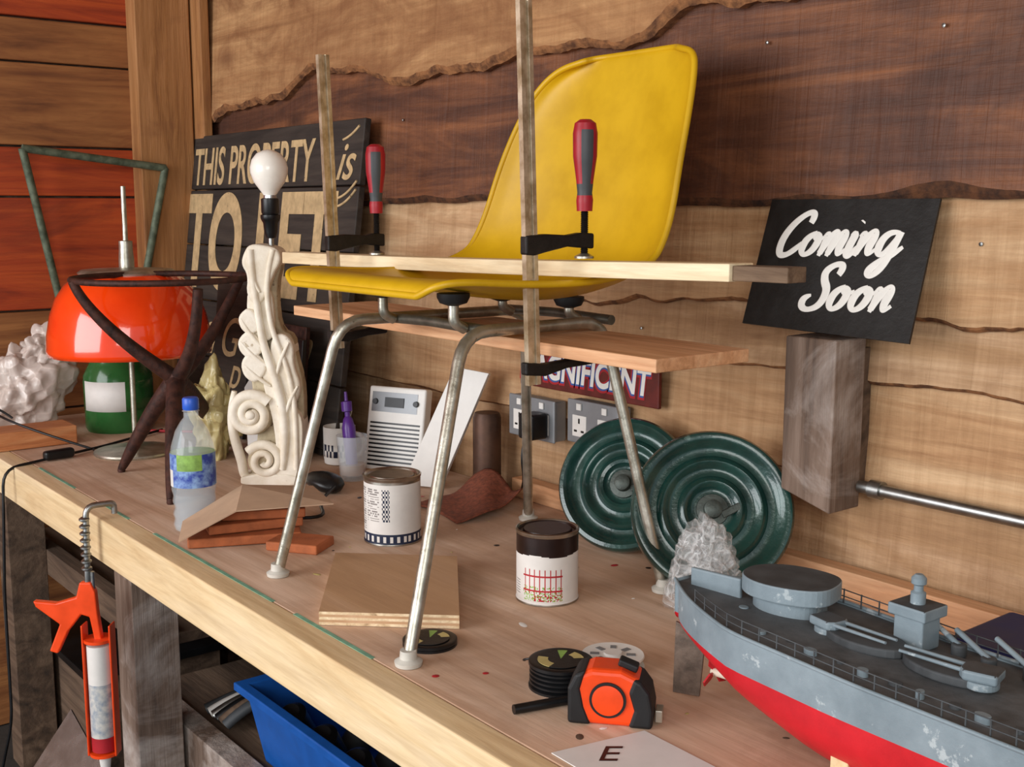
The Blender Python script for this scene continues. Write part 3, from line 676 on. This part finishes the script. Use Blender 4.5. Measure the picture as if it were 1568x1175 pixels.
# ------------------------------------------------------------------ left clutter
g=grp('cellophane_bag',(-3.24,-.62,.9)); crumple('bag',(0,-.02,.098),(.17,.22,.25),m_bag,g,1,.5,2.0,5,True,fold=.35)
crumple('bag_neck',(.0,.05,.20),(.10,.13,.14),m_bag,g,5,.5,2.0,5,True,fold=.4)
g=grp('green_jar',(-3.12,-.42,.9002)); lathe('jar',[(0,0),(.085,0),(.09,.01),(.09,.15),(.075,.18),(.065,.20),(.065,.215),(0,.215)],m_jar,g,40)
lathe('lid',[(.067,.20),(.068,.225),(0,.225)],m_silver,g,40); lathe('label',[(.0908,.06),(.0908,.10),(.0908,.14)],[m_lbl,m_jar],g,40,matfn=lambda a,z,r:0 if 270<a<350 else 1,solid=.0004)
g=grp('yellow_wrapping',(-2.62,-.36,.9)); crumple('wrap',(0,0,.085),(.12,.10,.22),m_ylw,g,8,.6,2.0,5,True,fold=.4)
g=grp('sawn_timber_offcut',(-3.04,-.68,.9)); box('block',(0,0,.024),(.11,.20,.046),m_sawn,g,bevel=.003)
g=grp('carpenter_pencil',(-2.98,-.36,.9)); tube('lead',[(-.06,-.05,.005),(.06,.07,.005)],.004,m_redp,g,False)
g=grp('inline_switch_cable',(-2.8,-.79,.9)) 
btube('cable',[L(g,p) for p in ((-3.0,-.35,.906),(-2.88,-.55,.906),(-2.81,-.70,.907),(-2.79,-.815,.90),(-2.79,-.83,.6),(-2.76,-.84,.3),(-2.8,-.9,.01))],.0035,m_blk,g,.04)
box('switch',L(g,(-2.815,-.68,.914)),(.022,.075,.024),m_blk,g,rot=(0,0,.15),bevel=.008)
tube('loop',[L(g,p) for p in ((-2.86,-.58,.904),(-2.95,-.70,.953),(-3.1,-.78,.99),(-3.16,-.74,1.0),(-3.12,-.7,.96))],.003,m_blk,g)

# hook + caulk gun
g=grp('caulking_gun',(-2.215,-.815,.8))
btube('hook',[(0,.055,.107),(0,.055,.128),(0,.0,.13),(0,-.004,-.02),(0,-.004,-.03)],.006,m_zinc,g,.02)
for i in range(8): lathe('chain_%d'%i,[(.006,0),(.010,.003),(.010,.006),(.006,.009)],m_zinc,g,16,(0,-.004,.10-.014*i),(0,0,0))
kx=math.radians(51)
k=grp('gun',(0,-.006,-.02)); k.parent=g; k.rotation_euler=(0,0,kx)
extr('handle',[(-.012,.0),(.010,.0),(.018,-.02),(.020,-.06),(.026,-.12),(.012,-.12),(.004,-.07),(-.012,-.065),(-.04,-.10),(-.062,-.145),(-.078,-.14),(-.055,-.085),(-.10,-.05),(-.105,-.038),(-.06,-.042),(-.02,-.03)],.016,m_org2,k,bevel=.003)
tube('plunger_rod',[(.012,0,.02),(.012,0,-.15)],.004,m_zinc,k,False)
box('cradle_left',(-.010,0,-.22),(.004,.03,.27),m_org2,k); box('cradle_right',(.044,0,-.22),(.004,.03,.27),m_org2,k)
lathe('cradle_plate',[(0,0),(.028,0),(.028,.006),(0,.006)],m_org2,k,32,(.017,0,-.12)); lathe('cradle_end',[(0,0),(.028,0),(.028,.006),(0,.006)],m_org2,k,32,(.017,0,-.355))
lathe('cartridge',[(0,0),(.0235,0),(.0235,.03),(.0235,.06),(.0235,.09),(.0235,.14),(.0235,.17),(.0235,.218),(0,.218)],[m_caulk,m_lbl,m_redp],k,40,(.017,0,-.345),matfn=lambda a,z,r:2 if z<.03 else (1 if z>.15 else 0))
lathe('nozzle',[(.012,0),(.010,-.02),(.003,-.08),(0,-.08)],m_lbl,k,20,(.017,0,-.36))

# under-bench things
g=grp('blue_crate',(-1.76,-.46,.4105)) 
def ringrect(w,d,z): return [(-w,-d,z),(w,-d,z),(w,d,z),(-w,d,z)]
R0=ringrect(.24,.10,.0)+ringrect(.27,.125,.16)+ringrect(.29,.14,.16)+ringrect(.29,.14,.145)+ringrect(.262,.118,.16)+ringrect(.235,.095,.012)
fs=[(3,2,1,0)]
for k_ in ((0,1),(1,2),(2,3),(4,5)):
    for i in range(4): fs.append((k_[0]*4+i,k_[0]*4+(i+1)%4,k_[1]*4+(i+1)%4,k_[1]*4+i))
for i in range(4): fs.append((4+i,4+(i+1)%4,16+(i+1)%4,16+i))
fs.append((20,21,22,23))
mesh('crate',R0,fs,m_crate,g,bevel=.003)
for i in range(7): lathe('contents_%d'%i,[(0,0),(.03,0),(.03,.12),(.02,.13),(0,.13)],[m_blk,m_grey][i%2],g,24,(-.18+.06*i,-.03+.05*(i%2),.025),(0.5*(-1)**i,.3,0))
g=grp('tool_pile',(-2.18,-.47,.4105))
for i in range(6): tube('tool_%d'%i,[(-.08+.02*i,-.10,.02),(-.05+.02*i,0,.06+.01*i),(-.10+.03*i,.1,.02)],.012,[m_grey,m_lbl,m_zinc,m_blk,m_grime,m_grey][i],g)
crumple('rag',(.0,.06,.035),(.12,.12,.08),m_grey,g,3,.5,2.0,5,True,fold=.4)
g=grp('paint_pot',(-2.66,-.48,.5755)); lathe('pot',[(0,0),(.07,0),(.07,.13),(.073,.135),(.06,.14),(0,.14)],[m_navy,m_lbl],g,40,matfn=lambda a,z,r:1 if z>.05 else 0)
g=grp('spray_can',(-2.48,-.40,.5755)); lathe('can',[(0,0),(.033,0),(.033,.15),(.02,.17),(.02,.2),(0,.2)],[m_blk,m_silver],g,32,matfn=lambda a,z,r:1 if z>.15 else 0)
g=grp('cleaner_bottle',(-2.53,-.55,.5755)); lathe('bottle',[(0,0),(.035,0),(.037,.01),(.036,.12),(.02,.16),(.012,.17),(.012,.2),(0,.2)],[m_lbl,m_navy],g,32,matfn=lambda a,z,r:1 if .03<z<.1 else 0)
g=grp('foil_sheet',(-2.45,-.85,.0)); mesh('sheet',[(-.2,-.15,.002),(.2,-.1,.002),(.15,.08,.32),(-.15,.1,.36)],[(0,1,2,3)],m_silver,g,solid=.004)
g=grp('storage_box',(-3.1,-.45,0)); box('box',(0,0,.16),(.5,.35,.315),m_grime,g); box('lid',(0,0,.325),(.53,.38,.02),m_blk,g)

# ------------------------------------------------------------------ front small objects
def reel(loc,r,h,top):
    g=grp('wire_reel',loc)
    P=[(0,0),(r,0),(r,.003),(r*.9,.005)]
    n=4
    for i in range(n):
        z=.005+(h-.01)*i/n; dz=(h-.01)/n; P+=[(r*.88,z),(r*.97,z+dz*.3),(r*.97,z+dz*.7),(r*.88,z+dz)]
    P+=[(r,h-.004),(r,h),(r*.93,h+.001),(r*.75,h),(0,h)]
    lathe('reel',P,[m_blk],g,56)
    lathe('label',[(0,h+.0008),(r*.4,h+.0008),(r*.55,h+.0008),(r*.72,h+.0008),(r*.72,h+.0014),(r*.55,h+.0014),(r*.4,h+.0014),(0,h+.0014)],[m_sign,m_ylwp,m_lblgr],g,56,matfn=lambda a,z,rr:(1 if (60<a<100 or 215<a<290) and rr>r*.45 else (2 if 120<a<150 else 0)))
    return g
reel((-1.275,-.655,.9002),.038,.008,0)
g=reel((-1.055,-.605,.9002),.041,.034,0); tube('wire_tail',[(-.04,.0,.025),(-.06,-.02,.02),(-.066,-.005,.014)],.0015,m_blk,g)
g=grp('white_spool',(-1.06,-.510,.9002))
lathe('flange_low',[(0,0),(.042,0),(.042,.002),(.0,.002)],m_wht,g,48); lathe('core',[(.014,0),(.014,.014)],m_wht,g,32,solid=.001)
lathe('flange_top',[(0,.013),(.041,.013),(.042,.015),(.041,.017),(.036,.0165),(0,.0165)],m_wht,g,48)
lathe('hub',[(.007,.016),(.012,.016),(.012,.020),(.007,.020)],m_wht,g,24)
lathe('hole',[(0,.0168),(.006,.0168),(.006,.0172),(0,.0172)],m_grey,g,24)
for i in range(8): 
    a=i*math.pi/4; box('slot_%d'%i,(.024*math.cos(a),.024*math.sin(a),.0168),(.012,.008,.0008),m_sock,g,rot=(0,0,a),bevel=0)
g=grp('marker_pen',(-1.005,-.66,.9)); tube('barrel',[(-.02,-.045,.0065),(.005,.045,.0065)],.006,m_blk,g,False)
g=grp('tape_measure',(-.945,-.62,.9003),math.radians(40)); g.scale=(1.08,1.08,1.08)
oc=[(-.044,.0),(.044,0),(.044,.012),(.040,.04),(.030,.055),(.012,.063),(-.02,.063),(-.038,.055),(-.044,.04)]
extr('case',oc,.042,m_org2,g,bevel=.006)
extr('grip_right',[(.046,.0),(.02,0),(.026,.02),(.020,.040),(.026,.056),(.034,.052),(.043,.040),(.047,.02)],.046,m_rub,g,bevel=.004)
extr('grip_left',[(-.046,.0),(-.02,0),(-.028,.02),(-.032,.04),(-.026,.062),(-.038,.057),(-.046,.04)],.046,m_rub,g,bevel=.004)
lathe('badge',[(0,0),(.017,0),(.017,.003),(.012,.004),(0,.004)],[m_org2],g,40,(-.002,-.021,.030),(math.pi/2,0,0))
lathe('badge_ring',[(.0175,0),(.020,0),(.020,.002),(.0175,.002)],m_rub,g,40,(-.002,-.021,.030),(math.pi/2,0,0))
box('lock_button',(.018,0,.064),(.022,.016,.008),m_rub,g,rot=(0,.35,0)); box('tape_hook',(.052,0,.010),(.008,.018,.014),m_chrome,g,bevel=.001)
g=grp('printed_sheet',(-.83,-.69,.9004)); mesh('sheet',[(-.09,-.045,0.0008),(-.065,.075,0.0008),(.16,.07,0.0008),(.16,-.05,0.0008)],[(0,3,2,1)],m_paper,g,solid=.0012)
text('letter','E',.05,m_sign,g,(-.045,-.02,.0018),(0,0,.9),shear=.3,ext=.0002)

# ------------------------------------------------------------------ model warship
g=grp('model_warship',(-.955,-.485,.9),math.radians(-1.8))
N=40; vs=[];fs=[];mi=[]
X0=-.955;X1=.02;yc=-.485
def station(t):
    b=.092*min(1,(max(t,0)/.16)**.5 if t<.16 else 1)
    if t<.02: b=max(b,.02)
    if t>.62: b*=max(.02,1-((t-.62)/.38)**1.8)
    zd=1.036+.010*(1-t*3 if t<.33 else 0)+.03*max(0,t-.6)
    s=max(0,1-t/.30); s=s*s*(3-2*s)
    zk=.912+.080*s+(.03*((t-.9)/.1) if t>.9 else 0)
    return b,zd,zk
def prof(t):
    b,zd,zk=station(t); zw=.994+.010*(1-min(1,t/.3))
    zw=max(zw,zk+.004)
    pts=[(b,zd),(b*1.0,(zd+zw)/2),(b*.985,zw)]
    for a in (.15,.3,.45,.6,.75,.88,1.0):
        pts.append((b*.985*math.cos(a*math.pi/2)**.75 if a<1 else 0,zw-(zw-zk)*math.sin(a*math.pi/2)))
    return pts
M_=10
for i in range(N+1):
    t=(i/N)**1.35; x=X0+(X1-X0)*t; p=prof(t)
    ring=[(-a,z) for a,z in p]+[(a,z) for a,z in p[-2::-1]]
    for a,z in ring: vs.append(L(g,(x,yc+a,z)))
K=2*M_-1
for i in range(N):
    for j in range(K-1):
        a=i*K+j; fs.append((a,a+1,a+K+1,a+K)); mi.append(0 if (j<2 or j>=K-3) else 1)
fs.append(tuple(range(K))); mi.append(0)
mesh('hull',vs,fs,[m_ships,m_shipr],g,True,mi=mi)
vs=[];fs=[]
for i in range(N+1):
    t=(i/N)**1.35; x=X0+(X1-X0)*t; b,zd,_=station(t); vs+=[L(g,(x,yc-b*.99,zd-.004)),L(g,(x,yc+b*.99,zd-.004))]
for i in range(N): fs.append((2*i,2*i+2,2*i+3,2*i+1))
mesh('deck',vs,fs,m_deck,g)
for sgn in (-1,1):
    pts=[L(g,(X0+(X1-X0)*t,yc+sgn*station(t)[0],station(t)[1])) for t in [i/40 for i in range(40)]]
    tube('gunwale_%d'%(sgn+1),pts,.0022,m_ships,g,order=3)
    rp=[]
    for i in range(3,38):
        t=i/40; b,zd,_=station(t); p=L(g,(X0+(X1-X0)*t,yc+sgn*b*.95,zd)); rp.append((p[0],p[1],p[2]+.016))
        tube('stanchion_%d_%d'%(sgn+1,i),[p,(p[0],p[1],p[2]+.017)],.0009,m_dkgrey,g,False)
    tube('rail_%d'%(sgn+1),rp,.0007,m_dkgrey,g,False); tube('rail_low_%d'%(sgn+1),[(a,b,c-.008) for a,b,c in rp],.0007,m_dkgrey,g,False)
def oval(rx,ry,n=28):
    return [(rx*math.cos(2*math.pi*i/n),ry*math.sin(2*math.pi*i/n)) for i in range(n)]
def prism(name,ol,z0,z1,mat,loc,rz=0,bev=.002,topm=None):
    n=len(ol); vs=[(x,y,z0) for x,y in ol]+[(x,y,z1) for x,y in ol]
    fs=[tuple(range(n))[::-1],tuple(range(n,2*n))]+[(i,(i+1)%n,(i+1)%n+n,i+n) for i in range(n)]
    return mesh(name,vs,fs,[mat,topm or mat],g,mi=[0,1]+[0]*n,loc=L(g,loc),rot=(0,0,rz),bevel=bev)
dk=1.033
drop=[(-.055,.0),(-.05,.022),(-.03,.04),(0,.047),(.035,.042),(.056,.028),(.06,.0),(.056,-.028),(.035,-.042),(0,-.047),(-.03,-.04),(-.05,-.022)]
drop=sm(drop,2)
prism('aft_house',[(x*.75,y*.75) for x,y in drop],0,.022,m_ships,(-.82,-.455,dk),.3)
prism('aft_platform',drop,.022,.042,m_ships,(-.82,-.455,dk),.3,topm=m_dkgrey)
prism('aft_fin',[(-.035,-.003),(.035,-.003),(.035,.003),(-.035,.003)],0,.03,m_ships,(-.905,-.485,dk),.2)
for i,x in enumerate((-.70,-.60)):
    prism('deckhouse_%d'%i,oval(.050,.028),0,.010,m_dkgrey,(x,-.47,dk))
def turret(x,y,z,rz,s=1,L_=.09):
    prism('turret_base',oval(.024*s,.024*s),0,.012*s,m_ships,(x,y,z))
    prism('turret',[(-.026*s,-.022*s),(.020*s,-.024*s),(.028*s,-.012*s),(.028*s,.012*s),(.020*s,.024*s),(-.026*s,.022*s)],.012*s,.028*s,m_ships,(x,y,z),rz,.003,topm=m_dkgrey)
    for d in (-.008,.008):
        c,s_=math.cos(rz),math.sin(rz); p=L(g,(x,y,z+.021*s))
        tube('gun_barrel',[(p[0]-d*s_,p[1]+d*c,p[2]),(p[0]+L_*c-d*s_,p[1]+L_*s_+d*c,p[2]+.006)],.0030*s,m_ships,g,False,radii=[1.2,.8])
turret(-.745,-.475,dk+.001,math.radians(-8),.65,.09)
prism('bridge_tower',[(-.018,-.016),(.018,-.016),(.018,.016),(-.018,.016)],0,.035,m_ships,(-.665,-.43,dk))
prism('bridge_top',[(-.023,-.021),(.023,-.021),(.023,.021),(-.023,.021)],.035,.048,m_ships,(-.665,-.43,dk),topm=m_dkgrey)
lathe('mast',[(0,0),(.008,0),(.008,.012),(.005,.014),(.005,.020),(.008,.022),(.008,.028),(.004,.032),(0,.032)],m_ships,g,20,L(g,(-.665,-.43,dk+.048)))
turret(-.56,-.475,dk+.001,math.radians(-165),.7,.08)
turret(-.47,-.47,dk+.001,math.radians(-20),.8,.08)
for i,(x,y) in enumerate([(-.62,-.42),(-.58,-.43),(-.54,-.42)]):
    p=L(g,(x,y,dk+.012)); tube('deck_gun_%d'%i,[p,(p[0]-.05,p[1]+.02,p[2]+.012)],.003,m_ships,g,False); prism('gun_mount_%d'%i,oval(.008,.008),0,.014,m_dkgrey,(x,y,dk))
prism('superstructure',[(-.07,-.035),(.07,-.035),(.07,.035),(-.07,.035)],0,.05,m_ships,(-.30,-.47,dk))
prism('funnel',oval(.022,.016),.05,.11,m_dkgrey,(-.28,-.47,dk))
for i in range(16):
    prism('fitting_%d'%i,oval(.004+.002*(i%3),.005),0,.006+.004*(i%2),[m_dkgrey,m_ships][i%2],(-.88+.033*i,-.535-.008*(i%2) if i>1 else -.50,dk-.003),bev=.0005)
extr('rudder',[(-.024,.0),(.010,.0),(.016,.080),(-.022,.092)],.004,m_rust2,g,loc=L(g,(-.922,yc-.02,.906)),bevel=.001,rot=(0,0,.5))
tube('propeller_shaft',[L(g,(-.888,yc-.02,.948)),L(g,(-.79,yc-.02,.958))],.005,m_cream,g,False)
for i in range(3):
    a=i*2.09; p=L(g,(-.885,yc-.02,.948)); mesh('blade_%d'%i,[(0,0,0),(.004,.008,.010),(.002,.004,.022),(-.003,-.006,.020),(-.004,-.007,.008)],[(0,1,2,3,4)],m_shipr,g,loc=p,rot=(a,0,0),solid=.002)
for i,x in enumerate((-.66,-.2)):
    extr('cradle_%d'%i,[(-.075,-.0),(.075,-.0),(.075,.06),(.06,.06),(.045,.011),(-.045,.011),(-.06,.06),(-.075,.06)],.022,m_pine,g,loc=L(g,(x,yc,.9005)),rot=(0,0,math.pi/2),bevel=.001)
g=grp('navy_tool_case',(-.55,-.19,.9)); box('case',(0,0,.042),(.36,.15,.082),m_bluebox,g,bevel=.008); box('lid_seam',(0,0,.06),(.364,.154,.004),m_blk,g) 
box('latch',(-.08,-.078,.058),(.03,.006,.02),m_blk,g)
g=grp('crumpled_clear_bag',(-1.115,-.275,.9)); crumple('bag',(0,0,.058),(.095,.085,.15),m_clear,g,11,.5,2.0,5,True,fold=.5)
crumple('bag_fold',(.01,-.005,.10),(.07,.05,.09),m_clear,g,15,.6,2.2,4,True,fold=.6)

# ------------------------------------------------------------------ lights
def area(name,loc,target,sx,sy,p,col):
    l=bpy.data.lights.new(name,'AREA'); l.shape='RECTANGLE'; l.size=sx; l.size_y=sy; l.energy=p; l.color=col
    o=bpy.data.objects.new(name,l); COL.objects.link(o); o.location=loc
    o.rotation_euler=(Vector(target)-Vector(loc)).to_track_quat('-Z','Y').to_euler(); return o
area('doorway_daylight',(-2.0,-3.9,1.8),(-1.4,-.2,1.1),2.6,2.0,122,(.98,.98,1))
area('added_fill',(1.0,-2.6,2.1),(-1.3,-.3,1.1),1.4,1.4,40,(1,.98,.95))  # weak fill lamp added on the right to lift the light
w=bpy.data.worlds.new('world'); SC.world=w; w.use_nodes=True
bg=w.node_tree.nodes['Background']; bg.inputs[0].default_value=(.88,.94,1,1); bg.inputs[1].default_value=.65

# ------------------------------------------------------------------ camera
c=bpy.data.cameras.new('camera'); c.sensor_width=36; c.lens=36*1809/1600; c.clip_start=.02
co=bpy.data.objects.new('camera',c); COL.objects.link(co); co.location=(0,-1.52,1.5)
co.rotation_euler=(math.radians(90-8.644),0,math.radians(51.6)); SC.camera=co
